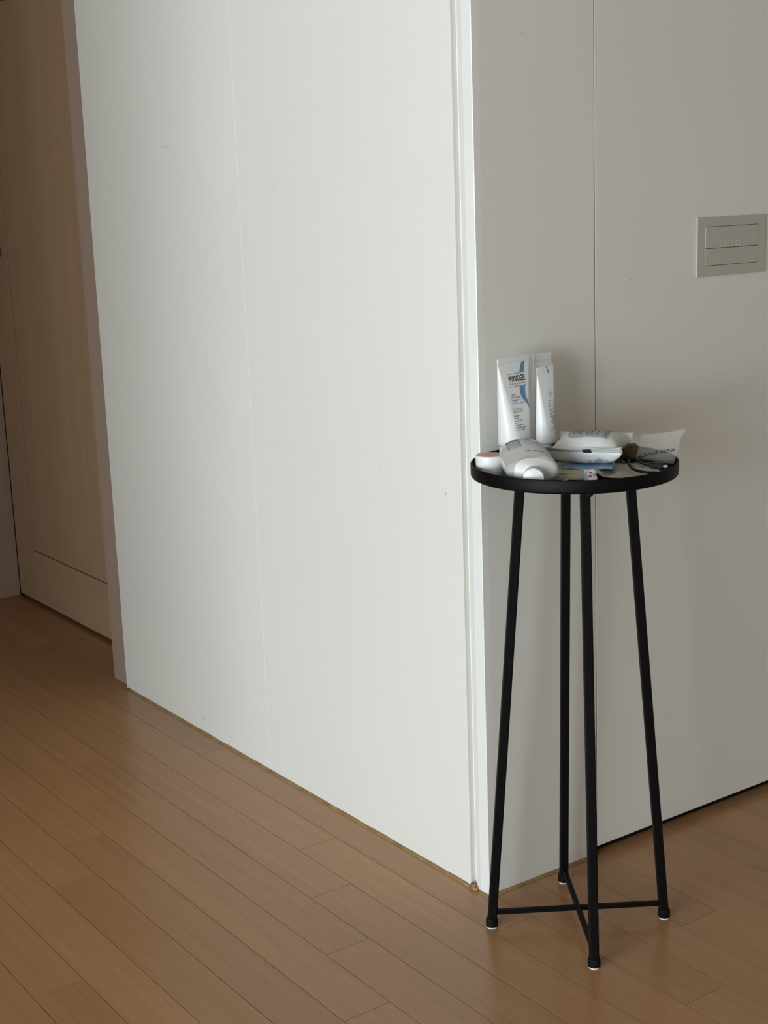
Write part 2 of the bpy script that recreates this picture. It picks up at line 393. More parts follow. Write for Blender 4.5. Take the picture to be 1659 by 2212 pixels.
# ------------------------------------------------------------------ door in its frame
XJ, XD, YJ, YO = 0.0135, 0.146, 1.660, 2.690
dr = struct(link('door_1', bx(XD+0.004, XD+0.045, 1.685, YO-0.012, 0.012, 2.06), 'joint'), 'taupe wooden panel door set deep in its frame', 'door')  # leaf core in dark brown so the grooves read as shaded
YG0, YG1, ZG = 1.80, 2.526, 0.187
# stiles, rails and inset panel of the leaf
for nm, a in (('stile', (XD, XD+0.006, YG1+0.0015, YO-0.012, 0.012, 2.06)), ('stile', (XD, XD+0.006, 1.685, YG0-0.0015, 0.012, 2.06)),
              ('rail', (XD, XD+0.006, YG0-0.0015, YG1+0.0015, 0.012, ZG-0.0015)), ('rail', (XD, XD+0.006, YG0-0.0015, YG1+0.0015, 1.90, 2.06)),
              ('door_panel', (XD+0.0005, XD+0.006, YG0+0.0015, YG1-0.0015, ZG+0.0015, 1.897))):
    link(nm, bx(*a, 0.0002), 'doorrail' if nm == 'rail' else 'door', dr)
for a in ((YG1-0.0014, YG1+0.0014, ZG-0.0014, 1.8985), (YG0-0.0014, YG0+0.0014, ZG-0.0014, 1.8985), (YG0+0.0014, YG1-0.0014, ZG-0.0014, ZG+0.0014)):
    link('groove_shade', bx(XD+0.0011, XD+0.0036, *a), 'joint', dr)  # dark strips in the grooves, groove shade put into their colour
link('door_gap_shade', bx(XD+0.001, XD+0.02, YO-0.0118, YO-0.0002, 0.0, 2.06), 'dark', dr)  # dark strip added for the shade between leaf and far jamb
# frame: casing near, casing far, reveals and head
link('door_jamb', bx(XJ, 0.20, Y_FAR+0.003, YJ, 0.0, 2.10, 0.0012), 'jamb', dr)
link('door_jamb', bx(XJ, 0.20, YO, YO+0.11, 0.0, 2.10, 0.0012), 'jamb', dr)
link('shade_backing', bx(XD+0.047, XD+0.06, YJ, YO, 0.0, 2.066), 'dark', dr)  # near-black sheet behind the leaf, stands in for shade in the gaps
link('door_head', bx(XJ, 0.20, YJ, YO, 2.068, 2.10, 0.0012), 'jamb', dr)
# lever handle with a round rose
h = link('door_handle', bmesh.new(), 'bronze', dr)
bm = lathe([(0.001, 0), (0.0365, 0), (0.0378, 0.002), (0.0378, 0.006), (0.034, 0.009), (0.001, 0.009)], 40)
bmesh.ops.rotate(bm, cent=(0, 0, 0), matrix=Matrix.Rotation(-math.pi/2, 3, 'Y'), verts=bm.verts[:])
bmesh.ops.translate(bm, verts=bm.verts[:], vec=(XD, 2.618, 1.165)); bm.to_mesh(h.data); bm.free()
link('lever', tube(smoothpath([(XD-0.008, 2.618, 1.165), (XD-0.045, 2.618, 1.165), (XD-0.052, 2.626, 1.165), (XD-0.052, 2.67, 1.165)], 5), 0.009), 'bronze', h, True)
struct(link('wall_far', bx(0.0, 0.10, YO+0.112, Y_END-0.05, 0, HZ), 'room'), 'plain papered wall beyond the door', 'wall')
struct(link('wall_above', bx(0.0, 0.10, Y_FAR+0.002, YO+0.112, 2.102, HZ), 'room'), 'plain papered wall above the door', 'wall')

# ================================================================== LIGHT SWITCH
sx0, sx1, sz0, sz1 = 0.5425, 0.7365, 1.1198, 1.2318
sw = tag(empty('light_switch', ((sx0+sx1)/2, -0.0005, sz0)), 'wide champagne grey wall switch plate with two horizontal rockers', 'switch')
ox, oz = (sx0+sx1)/2, sz0
def swp(nm, x0, x1, z0, z1, d0, d1, b=0.0008): return link(nm, bx(x0-ox, x1-ox, -d1, -d0, z0-oz, z1-oz, b), 'switch', sw)
rx0, rx1, rz0, rzm, rz1 = 0.5645, 0.7150, 1.1400, 1.1728, 1.2133
g = 0.0008
bm = bmesh.new()
for a in ((sx0, rx0-g, sz0, sz1), (rx1+g, sx1, sz0, sz1), (rx0-g, rx1+g, sz0, rz0-g), (rx0-g, rx1+g, rz1+g, sz1)):
    box(bm, a[0]-ox, a[1]-ox, -0.0032, 0, a[2]-oz, a[3]-oz)
link('plate', bm, 'switch', sw)
link('plate_back', bx(sx0-ox+.002, sx1-ox-.002, -0.0015, 0, sz0-oz+.002, sz1-oz-.002), 'joint', sw)
swp('rocker', rx0, rx1, rzm+g/2, rz1, 0.0016, 0.0037)
swp('rocker', rx0, rx1, rz0, rzm-g/2, 0.0016, 0.0034)
bm = bmesh.new()
for i in range(5):
    for j in range(2):
        t = bmesh.ops.create_icosphere(bm, subdivisions=1, radius=0.0013)
        bmesh.ops.scale(bm, verts=t['verts'], vec=(1, 0.6, 1.3))
        bmesh.ops.translate(bm, verts=t['verts'], vec=(0.6205+i*0.0102-ox, -0.0037, 1.1765+j*0.0085-oz))
link('raised_dots', bm, 'switch', sw, True)

# ================================================================== TABLE
ZT, ZF, RT = 0.850, 0.830, 0.1735
tb = tag(empty('side_table', (TC.x, TC.y, 0)), 'tall black metal side table with round tray top and four splayed legs', 'table')
pr = [(0.0008, 0.8270), (RT-0.004, 0.8270), (RT-0.0018, 0.8277), (RT-0.0005, 0.8295), (RT, 0.8315), (RT, ZT-0.0012), (RT-0.0006, ZT-0.0003), (RT-0.0014, ZT),
      (RT-0.0022, ZT-0.0003), (RT-0.0028, ZT-0.0012), (RT-0.0030, 0.8325), (RT-0.004, ZF+0.0005), (RT-0.006, ZF), (0.0008, ZF)]
TO = rv*-0.0018 + wv*-0.0042
tr = link('tray', lathe(pr, 128), 'black', tb, True, loc=(TO.x, TO.y, 0))
md = tr.modifiers.new('edge', 'EDGE_SPLIT'); md.split_angle = math.radians(40)
A0 = -123.0
def rad(a, r, z): return Vector((r*math.cos(math.radians(a)), r*math.sin(math.radians(a)), z))
def sqbar(p0, p1, w0, out, bev=0.0022):
    t = (p1-p0).normalized(); o = (out - t*out.dot(t)).normalized(); s = t.cross(o); h_ = w0/2
    prof = []
    for (a, b, c, d) in ((1, 1, -1, 0), (1, 1, 0, -1), (1, -1, 0, 1), (1, -1, -1, 0), (-1, -1, 1, 0), (-1, -1, 0, 1), (-1, 1, 0, -1), (-1, 1, 1, 0)):
        prof.append((a*h_+c*bev, b*h_+d*bev))
    prof = sorted(prof, key=lambda q: math.atan2(q[1], q[0]))
    return loft([[p + o*x + s*y for x, y in prof] for p in (p0, p1)])
for q in range(4):
    a = A0+90*q; p0 = rad(a, 0.1565, 0.008); p1 = rad(a, 0.0925, 0.8270)
    lg = link('leg', sqbar(p0, p1, 0.0158, rad(a, 1, 0)), 'black', tb)
    lean = (p1-p0).normalized()
    # ribbed foot cap and pad
    bm = bmesh.new(); n = 48
    rings = []
    for r, z in ((0.0090, 0.0018), (0.0104, 0.0026), (0.0108, 0.005), (0.0108, 0.0155), (0.0100, 0.0175), (0.0080, 0.0178)):
        rings.append([(r*(1-(0.03 if i % 2 else 0))*math.cos(2*math.pi*i/n), r*(1-(0.03 if i % 2 else 0))*math.sin(2*math.pi*i/n), z) for i in range(n)])
    bm.free(); bm = loft(rings)
    bmesh.ops.translate(bm, verts=bm.verts[:], vec=(p0.x-lean.x*0.0, p0.y, 0))
    link('foot_cap', bm, 'blackcap', lg)
    bm = lathe([(0.001, 0), (0.0092, 0), (0.0096, 0.0008), (0.0092, 0.0022), (0.001, 0.0022)], 24)
    bmesh.ops.translate(bm, verts=bm.verts[:], vec=(p0.x, p0.y, 0)); link('floor_pad', bm, 'pad', lg, True)
    # mounting tab with screw under the tray
    tp = rad(a, 0.0925+0.0125, 0.8155)
    s = rad(a+90, 1, 0)
    bm = bmesh.new(); bmesh.ops.create_cone(bm, cap_ends=True, segments=6, radius1=0.0055, radius2=0.0055, depth=0.005)
    bmesh.ops.rotate(bm, cent=(0,0,0), matrix=Matrix.Rotation(math.pi/2, 3, 'Y'), verts=bm.verts[:])
    bmesh.ops.rotate(bm, cent=(0,0,0), matrix=Matrix.Rotation(math.radians(a), 3, 'Z'), verts=bm.verts[:])
    bmesh.ops.translate(bm, verts=bm.verts[:], vec=tp - rad(a, 0.0010, 0)+s*0.0035); bo = link('bolt', bm, 'boltblack', lg)
    bm = bmesh.new(); bmesh.ops.create_cone(bm, cap_ends=True, segments=24, radius1=0.0095, radius2=0.0095, depth=0.003)
    bmesh.ops.rotate(bm, cent=(0,0,0), matrix=Matrix.Rotation(math.pi/2, 3, 'Y'), verts=bm.verts[:])
    bmesh.ops.rotate(bm, cent=(0,0,0), matrix=Matrix.Rotation(math.radians(a), 3, 'Z'), verts=bm.verts[:])
    bmesh.ops.translate(bm, verts=bm.verts[:], vec=tp - rad(a, 0.0040, 0)+s*0.0038); link('mounting_tab', bm, 'black', lg)
for q in range(2):
    a = A0+90*q; z = 0.0285+0.0005*q
    r_ = 0.1545-0.004
    link('crossbar', sqbar(rad(a, r_, z), rad(a+180, r_, z), 0.0088, Vector((0, 0, 1)), 0.0012), 'black', tb)
bm = lathe([(0.0005, 0.0325), (0.003, 0.0325), (0.0026, 0.0348), (0.0005, 0.0355)], 12)
link('rivet', bm, 'black', tb, True)
# paint chip on the rim
pc = on_v(1221, 1043, -RT-0.0006); 
bm = tube(smoothpath([on_v(1214, 1045, -RT*0.998), on_v(1219, 1047, -RT*1.0), on_v(1225, 1044, -RT*1.0), on_v(1228, 1040.5, -RT*0.998)], 4), 0.0007, 6)
bmesh.ops.translate(bm, verts=bm.verts[:], vec=(-TC.x, -TC.y, 0)); link('paint_chip', bm, 'cable', tb, True)

# ================================================================== THINGS ON THE TRAY
# --- standing squeeze tubes: local x along the crimp, -y is the front, z up
def make_tube(name, label, u, v, rotz, r0, W, z_sh, z_top, cap_r, crimp_h, skew=0.0, lean=0.0, leany=0.0, cap_mat='whitecap'):
    p = tray(u, v, ZF)
    root = tag(empty(name, p, rotz), label, 'tube', 'squeeze tubes on the tray')
    zs, zc = z_sh-ZF, z_top-ZF-crimp_h
    def prof(z):
        hh = min(1, max(0, (z-zs)/(zc-zs)))
        return W*hh**0.95, r0*(1-hh)+0.0009, lean*z, leany*z, hh
    def surf(x, zabs, off=0.00035):
        z = zabs-ZF; w_, r_, cx, cy, hh = prof(z); d = max(0.0, abs(x)-w_); k = max(0.0, r_*r_-d*d)
        return (x+cx, cy-(math.sqrt(k)+off), z+skew*x*hh)
    rings = []; n = 64
    def ring(w_, r_, cx, cy, z, hh, kx=1.0):
        out = []
        for i in range(n):
            th = 2*math.pi*(i+0.5)/n; c_, s_ = math.cos(th), math.sin(th)
            x = (w_ if c_ > 0 else -w_)+r_*kx*c_
            out.append((x+cx, r_*s_+cy, z+skew*x*hh))
        return out
    rings.append(ring(0, cap_r*0.9, 0, 0, zs-0.0005, 0)); rings.append(ring(0, r0*0.975, 0, 0, zs, 0))
    for k in range(25):
        z = zs+0.0012+(zc-zs-0.0012)*k/24; w_, r_, cx, cy, hh = prof(z); rings.append(ring(w_, r_, cx, cy, z, hh))
    for k in range(9):
        z = zc+crimp_h*k/8; w_, r_, cx, cy, hh = prof(zc); rings.append(ring(w_, 0.0008+(0.0003 if k % 2 else 0), lean*z, leany*z, z, 1))
    link('tube_body', loft(rings), 'white', root, True)
    cpf = [(0.0008, 0), (cap_r-0.0012, 0), (cap_r-0.0003, 0.0006), (cap_r, 0.002), (cap_r, zs-0.0022), (cap_r-0.0008, zs-0.001), (0.0008, zs-0.001)]
    c_ = link('cap', lathe(cpf, 48), cap_mat, root, True)
    c_.modifiers.new('edge', 'EDGE_SPLIT').split_angle = math.radians(40)
    return root, surf, prof

# 1. big tube with blue swoosh
ta, sa, _ = make_tube('cream_tube', 'large white cream tube with a blue swoosh, standing on its cap', -0.1035, 0.060, 0.0,
                      0.0268, 0.0345, 0.8665, 1.0195, 0.0262, 0.0085, skew=0.06)
def T_(body, size, x, z, mt, xs=1.0, align='LEFT', nm='print', bold=0.0):
    link(nm, text_mesh(body, size, lambda px_, py_: sa(x+px_, z+py_), align, xs, 0.0, bold), mt, ta)
XL = -0.0165
def text_fit(body, width, size):
    bm = text_mesh(body, size, lambda a, b: (a, b, 0)); xs_ = [v.co.x for v in bm.verts]; wd = max(xs_)-min(xs_); bm.free(); return width/wd
T_('PHYSIOGEL', 0.0142, XL, 0.9775, 'ink', text_fit('PHYSIOGEL', 0.0375, 0.0142), nm='brand_print', bold=0.022)
T_('HYPOALLERGENIC', 0.0040, XL, 0.9722, 'grey_ink', text_fit('HYPOALLERGENIC', 0.0375, 0.0040))
def rule(z, x0, x1, t):
    link('print_rule', patch(lambda i, j: sa(x0+(x1-x0)*i, z+t*j), 16, 1), 'ink', ta)
rule(0.9905, XL, XL+0.0375, 0.0006); rule(0.9690, XL, XL+0.0375, 0.0006)
for i, (s_, mt) in enumerate((('DAILY', 'blue_ink'), ('MOISTURE', 'blue_ink'), ('THERAPY', 'blue_ink'), ('FACIAL CREAM', 'paleblue_ink'))):
    T_(s_, 0.0047, XL+0.001, 0.9545-0.0050*i, mt, 0.85)
T_('FOR DRY AND', 0.0036, XL+0.0015, 0.9300, 'grey_ink', 0.85); T_('SENSITIVE SKIN', 0.0036, XL+0.0015, 0.9258, 'grey_ink', 0.85)
rows = [(XL+0.002, XL+0.016, 0.9190, 0.0018), (XL+0.002, XL+0.011, 0.9155, 0.0018), (XL+0.002, XL+0.018, 0.9110, 0.0018), (XL+0.002, XL+0.010, 0.9075, 0.0018),
        (XL+0.002, XL+0.021, 0.9030, 0.0020), (XL+0.002, XL+0.025, 0.8990, 0.0020), (XL+0.002, XL+0.021, 0.8950, 0.0020)]
link('small_print', strokes(rows, lambda x, z: sa(x, z), 3), 'grey_ink', ta)
def swoosh(prof_):
    def f(i, j):
        k = j*(len(prof_)-1); a = min(int(k), len(prof_)-2); t = k-a
        z, xl, xr = [prof_[a][q]*(1-t)+prof_[a+1][q]*t for q in range(3)]
        return sa(xl+(xr-xl)*i, z, 0.00025)
    link('swoosh_print', patch(f, 6, 24), 'swoosh', ta)
swoosh([(1.0085, 0.0175, 0.0235), (1.001, 0.0130, 0.0215), (0.9915, 0.0095, 0.0200)])
swoosh([(0.9685, 0.0062, 0.0185), (0.962, 0.0052, 0.0172), (0.955, 0.0055, 0.0168), (0.948, 0.0085, 0.0180), (0.941, 0.0140, 0.0205), (0.934, 0.0200, 0.0226), (0.927, 0.0242, 0.0246)])
# side print on the far left flank
link('side_print', strokes([(0.0, 0.0035, 0.870+0.006*i, 0.0035) for i in range(4)], lambda x, z: (0.02695*math.cos(2.30+x/0.027), 0.02695*math.sin(2.30+x/0.027), z-ZF), 9), 'ink', ta)

# 2. tall slim tube behind
tb2, sb, _ = make_tube('hand_cream_tube', 'tall plain white tube standing behind the slim tube, slightly leaning', -0.0555, 0.125, 0.0,
                       0.0195, 0.0205, 0.862, 1.0170, 0.0165, 0.0125, skew=0.02)
link('small_print', strokes([(-0.0165, -0.0135, 0.930-0.0085*i, 0.003) for i in range(8)], lambda x, z: sb(x, z), 4), 'grey_ink', tb2)

# 3. slim shorter tube in front of it
tc3, sc3, _ = make_tube('slim_tube', 'slim shorter white tube with printed lines and a black crimp stroke', -0.0497, 0.074, 0.0,
                        0.0168, 0.0180, 0.8665, 0.9998, 0.0118, 0.0105, skew=0.06)
bm = bmesh.new()
pts = [(0.0015, 0.9990), (0.0030, 0.9955), (0.0045, 0.9930), (0.0058, 0.9875)]
L_ = [sc3(x-0.0005, z, 0.0006) for x, z in pts]; R_ = [sc3(x+0.0006, z, 0.0006) for x, z in pts]
for i in range(3): bm.faces.new([bm.verts.new(p) for p in (L_[i], R_[i], R_[i+1], L_[i+1])])
link('crimp_stroke', bm, 'ink', tc3)
rows = [(0.004, 0.0065, 0.9570, 0.0020), (0.002, 0.0115, 0.9530, 0.0022), (0.002, 0.0115, 0.9500, 0.0020), (0.003, 0.009, 0.9465, 0.0020)]
rows += [(0.000, 0.0125, 0.9405-0.0034*i, 0.0017) for i in range(16)]
link('small_print', strokes(rows[:4], lambda x, z: sc3(x, z), 5), 'pale_ink', tc3)
link('small_print', strokes(rows[4:], lambda x, z: sc3(x, z), 6), 'grey_ink', tc3)

# --- small jar with peach lid
jar = tag(empty('cream_jar', tray(-0.1405, -0.034, ZF), 0), 'small round white cosmetic jar with a peach lid disc', 'jar')
link('jar_body', lathe([(0.0008, 0), (0.0222, 0), (0.0234, 0.0010), (0.0238, 0.003), (0.0238, 0.0150), (0.0008, 0.0150)], 64), 'white', jar, True).modifiers.new('e', 'EDGE_SPLIT').split_angle = math.radians(40)
ld_ = link('lid', lathe([(0.0008, 0.0155), (0.0238, 0.0155), (0.0241, 0.0160), (0.0241, 0.0356), (0.0239, 0.0362), (0.0235, 0.0364), (0.0008, 0.0364)], 64), 'white', jar, True)
ld_.modifiers.new('e', 'EDGE_SPLIT').split_angle = math.radians(40)
link('lid_disc', lathe([(0.0005, 0.03645), (0.0233, 0.03645), (0.0232, 0.0369), (0.0005, 0.0369)], 64), 'peach', ld_)

# --- squeezed tube lying on its back, cap to the viewer
lt = tag(empty('lotion_bottle', tray(-0.070, -0.065, ZF), TRAY_ANG), 'white and translucent grey lotion bottle lying down with its round cap outward', 'bottle')
# (y along the tube away from viewer; x across; z up), local to (-0.070, -0.065)
sec = [(-0.0560, 0.0030, 0.0165, 0.0150, 0.0150, 2.0), (-0.0550, 0.0030, 0.0175, 0.0165, 0.0160, 2.0), (-0.0500, 0.0025, 0.0190, 0.0260, 0.0175, 2.1), (-0.0430, 0.0015, 0.0205, 0.0385, 0.0195, 2.2),
       (-0.0380, 0.0010, 0.0215, 0.0425, 0.0210, 2.3), (-0.0330, 0.0005, 0.0222, 0.0432, 0.0218, 2.3), (-0.0200, -0.0040, 0.0275, 0.0425, 0.0240, 2.2), (-0.0050, -0.0100, 0.0345, 0.0410, 0.0255, 2.1), (0.0080, -0.0145, 0.0410, 0.0390, 0.0240, 2.0),
       (0.0180, -0.0165, 0.0440, 0.0370, 0.0220, 2.0), (0.0270, -0.0175, 0.0445, 0.0335, 0.0185, 2.0), (0.0330, -0.0180, 0.0440, 0.0280, 0.0130, 2.0), (0.0370, -0.0180, 0.0430, 0.0190, 0.0060, 2.0), (0.0380, -0.0180, 0.0420, 0.0080, 0.0020, 2.0)]
def lsec(y):
    for a, b in zip(sec, sec[1:]):
        if a[0] <= y <= b[0]:
            t = (y-a[0])/(b[0]-a[0]); return [a[k]*(1-t)+b[k]*t for k in range(6)]
    return list(sec[-1] if y > sec[-1][0] else sec[0])
def sgnpow(c, e): return math.copysign(abs(c)**e, c)
def lroll(y):
    t = min(1, max(0, (y+0.045)/0.075)); return 0.06*t*t*(3-2*t)
def lpt(y, th, off=0.0):
    _, cx, cz, a, b, e = lsec(y); dx = (a+off)*sgnpow(math.cos(th), 2/e); sn = sgnpow(math.sin(th), 2/e)
    bb = b if sn > 0 or y < -0.040 else (cz-0.0005 if y < 0.022 else (cz-0.0005)*max(0.05, 1-((y-0.022)/0.016)**2))
    return (cx+dx, y, cz+(bb+off)*sn+lroll(y)*dx)
def lgrid(y0, y1, m_, n=56):
    return [[lpt(y0(2*math.pi*i/n)+(y1(2*math.pi*i/n)-y0(2*math.pi*i/n))*k/m_, 2*math.pi*i/n) for i in range(n)] for k in range(m_+1)]
yb_ = lambda th: -0.036+0.012*math.cos(th)
link('tube_shoulder', loft(lgrid(lambda th: -0.0560, yb_, 12), True, False), 'white', lt, True)
link('tube_body', loft(lgrid(yb_, lambda th: 0.0380, 30), False, True), 'clearbody', lt, True)
bm = lathe([(0.0005, 0), (0.0155, 0), (0.0165, 0.0006), (0.0168, 0.0018), (0.0168, 0.0230), (0.0160, 0.0250), (0.0005, 0.0250)], 48)
bmesh.ops.rotate(bm, cent=(0,0,0), matrix=Matrix.Rotation(math.radians(-90), 3, 'X'), verts=bm.verts[:])
cp = link('cap', bm, 'whitecap', lt, True, loc=(0.0045, -0.0800, 0.0169)); cp.modifiers.new('e', 'EDGE_SPLIT').split_angle = math.radians(40)
bm = bmesh.new(); bmesh.ops.create_icosphere(bm, subdivisions=2, radius=0.0018); link('cap_nub', bm, 'white', cp, True, loc=(0.0, 0.0, 0.0))
def ltop(x, y, off=0.0004):
    _, cx, cz, a, b, e = lsec(y); k = max(-0.98, min(0.98, (x-cx)/a)); return (x, y, cz+b*(1-abs(k)**e)**(1/e)+off+lroll(y)*(x-cx))
bm = bmesh.new()
for i in range(13):
    y = -0.010+i*0.0020; wd_ = 0.0012 if (i*7) % 3 else 0.0007; xo = -0.0385-0.25*(y+0.010)
    q = [ltop(xo+0.022*k, y) for k in (0, .25, .5, .75, 1)]; q2 = [ltop(xo+0.022*k, y+wd_) for k in (1, .75, .5, .25, 0)]
    bm.faces.new([bm.verts.new(p) for p in q+q2])
link('barcode_print', bm, 'grey_ink', lt)
link('small_print', strokes([(-0.043, -0.026, 0.018, 0.003), (-0.043, -0.024, 0.0225, 0.003)], lambda x, y: ltop(x, y), 11), 'grey_ink', lt)
link('small_print', strokes([(-0.010, 0.020, -0.021, 0.0025)], lambda x, y: ltop(x, y), 12), 'grey_ink', lt)
link('small_print', strokes([(-0.012, 0.012, -0.012+0.0055*i, 0.0016) for i in range(7)], lambda x, y: ltop(x, y), 13), 'pale_ink', lt)

# --- three thin cream booklets under the packs
for i, (u0, u1, v0, v1, z0, th, rz) in enumerate(((-0.040, 0.030, -0.073, 0.045, ZF+0.0003, 0.0030, 0.0), (-0.044, 0.028, -0.069, 0.046, ZF+0.0034, 0.0028, 0.02), (-0.040, 0.029, -0.060, 0.045, ZF+0.0063, 0.0024, -0.02))):
    bk = tag(empty('booklet', tray((u0+u1)/2, (v0+v1)/2, z0), TRAY_ANG+rz), ('thin cream paper booklet, lowest of the stack on the tray', 'thin cream paper booklet, middle of the stack on the tray', 'thin cream paper booklet, topmost of the stack under the wipes')[i], 'booklet', 'cream booklets on the tray')
    W_, D_ = (u1-u0)/2, (v1-v0)/2
    link('cover', bx(-W_, W_, -D_, D_, th-0.0006, th, 0.0001), 'cream', bk)
    link('pages', bx(-W_+0.001, W_-0.001, -D_+0.0012, D_-0.001, 0.0006, th-0.0006), 'cream', bk)
    link('cover', bx(-W_, W_, -D_, D_, 0, 0.0006, 0.0001), 'cream', bk)

# --- wet wipe pack
WZ = ZF+0.0115
wp = tag(empty('wipes_pack', tray(0.0245, 0.036, WZ), TRAY_ANG-0.22), 'plump white wet wipe pack with grey label and crimped fin', 'wipes')
T_W, D_W = 0.047, 0.088
TILT = lambda y: 0.10*(y+0.044)*min(1.0, max(0.0, (y+0.044)/0.02))
def wsec(s):
    b = T_W/2*max(0.0, (1-abs(s)**2.3))**0.72+0.0006
    wsec.low = T_W/2*max(0.0, (1-abs(s)**4.5))**0.6+0.0006
    a = 0.0525+0.0115*abs(s)**3
    return a, b
def wpt(s, th):
    a, b = wsec(s); e = 3.0
    x = a*sgnpow(math.cos(th), 2/e); sn = sgnpow(math.sin(th), 2/e); z = T_W*0.46+(b if sn > 0 else wsec.low)*sn
    y = s*D_W/2
    k = noise.noise((x*40, y*40, z*30))*0.0030*(0.45+abs(s)) + noise.noise((x*110, y*22, z*60+4))*0.0012*abs(s)
    return Vector((x, y, z+k+TILT(y)))
ns, nt_ = 36, 64
link('pouch', loft([[wpt(-1+2*j/ns, 2*math.pi*i/nt_) for i in range(nt_)] for j in range(ns+1)]), 'foil', wp, True)
def fin(sgn, lift_r, lift_l):
    def f(i, j):
        x = -0.0655+0.131*i; y = sgn*(D_W/2-0.0015+0.0125*j)
        z = T_W*0.46+0.0015*math.sin(x*70)*j+0.0006*math.sin(j*18)+(lift_r*max(0, (i-0.75)/0.25)**1.5+lift_l*max(0, (0.2-i)/0.2)**1.5)*j + 0.0085*j + TILT(y)
        return (x, y, z)
    return sheet(f, 28, 8, 0.0005)
link('crimped_fin', fin(-1, 0.006, 0.0), 'foil', wp, True)
link('crimped_fin', fin(1, 0.003, 0.0), 'foil', wp, True)
def wtop(x, y, off=0.0007):
    s = y/(D_W/2); a, b = wsec(s); e = 3.0; k = min(0.97, abs(x)/a)
    z = T_W*0.46+b*(1-k**e)**(1/e)
    kk = noise.noise((x*40, y*40, z*30))*0.0030*(0.45+abs(s)) + noise.noise((x*110, y*22, z*60+4))*0.0012*abs(s)
    return (x, y, z+kk+off+TILT(y))
lx0, lx1, ly0, ly1 = -0.0335, 0.0345, -0.0225, 0.0285
def flabel(i, j):
    y = ly0+(ly1-ly0)*j; r = 0.008
    dy = min(y-ly0, ly1-y); ins = r-math.sqrt(max(0, r*r-(r-dy)**2)) if dy < r else 0
    x = (lx0+ins)+(lx1-lx0-ins)*i; return wtop(x, y)
lb = link('label', patch(flabel, 30, 20), 'label', wp, True)
link('label_rule', patch(lambda i, j: wtop(0.0305+0.001*i, ly0+0.001+(ly1-ly0-0.002)*j, 0.0010), 1, 20), 'grey_ink', lb)
link('label_rule', patch(lambda i, j: wtop(-0.012+0.042*i, ly1-0.003+0.001*j, 0.0010), 20, 1), 'grey_ink', lb)
def rot90(fn): return lambda a, b: fn(b, a)
link('label_print', strokes([(-0.013, 0.006, -0.0245, 0.0024), (-0.0145, 0.004, -0.020, 0.0022), (-0.0145, 0.004, -0.015, 0.0045), (-0.0145, -0.002, -0.002, 0.0025), (-0.0145, 0.004, 0.004, 0.005), (-0.0145, 0.002, 0.015, 0.0035), (0.012, 0.022, -0.016, 0.005), (0.012, 0.024, -0.008, 0.004)],
     rot90(lambda x, y: wtop(x, y, 0.0011)), 21), 'grey_ink', lb)
# black registration mark on the fin
def wfront(x, z, off=0.0008):     # lower front face of the pouch
    lo_, hi_ = -1.0, -0.2
    for _ in range(30):
        mid = (lo_+hi_)/2; a, b = wsec(mid); k = min(0.98, abs(x)/a); zz = T_W*0.46-wsec.low*(1-k**3.0)**(1/3.0)
        if zz < z: hi_ = mid
        else: lo_ = mid
    y = lo_*D_W/2
    kk = noise.noise((x*40, y*40, z*30))*0.0030*(0.45+abs(lo_)) + noise.noise((x*110, y*22, z*60+4))*0.0012*abs(lo_)
    return (x, y-off-0.0012, z+kk-off+TILT(y))
def ffin(i, j, x0, x1, j0, j1):
    x = x0+(x1-x0)*i; jj = j0+(j1-j0)*j; y = -(D_W/2-0.0015+0.0125*jj)
    return (x, y-0.0008, T_W*0.46+0.0015*math.sin(x*70)*jj+0.0006*math.sin(jj*18)+0.0085*jj+TILT(y)-0.0007)
link('black_mark', sheet(lambda i, j: ffin(i, j, -0.0005, 0.0130, 0.05, 0.95), 6, 6, 0.0003), 'ink', wp)
link('small_print', strokes([(0.005+0.0001, 0.012, 0.0015+0.0022*i, 0.0014) for i in range(4)]+[(0.018, 0.030, 0.0015+0.0022*i, 0.0014) for i in range(3)], lambda x, z: wfront(x, 0.003+z), 25), 'grey_ink', wp)
fr_ = [(0.0350, 0.0035), (0.0350, 0.0085), (0.0362, 0.0100), (0.0398, 0.0100), (0.0410, 0.0085), (0.0410, 0.0035)]
link('icon_print', tube([wfront(x, z, 0.001) for x, z in fr_], 0.0003, 4), 'grey_ink', wp)

# --- blue sachet peeking out under the pack
bs = tag(empty('blue_sachet', tray(0.024, 0.014, ZF+0.0090), TRAY_ANG-0.10), 'flat sky blue sachet lying under the wipe pack', 'sachet')
link('sachet_film', sheet(lambda i, j: (-0.042+0.084*i, -0.043+0.065*j, 0.0012+0.0009*math.sin(i*9)*(1-j)+0.0006*noise.noise((i*6, j*6, 1))), 24, 16, 0.0010), 'bluefilm', bs, True)

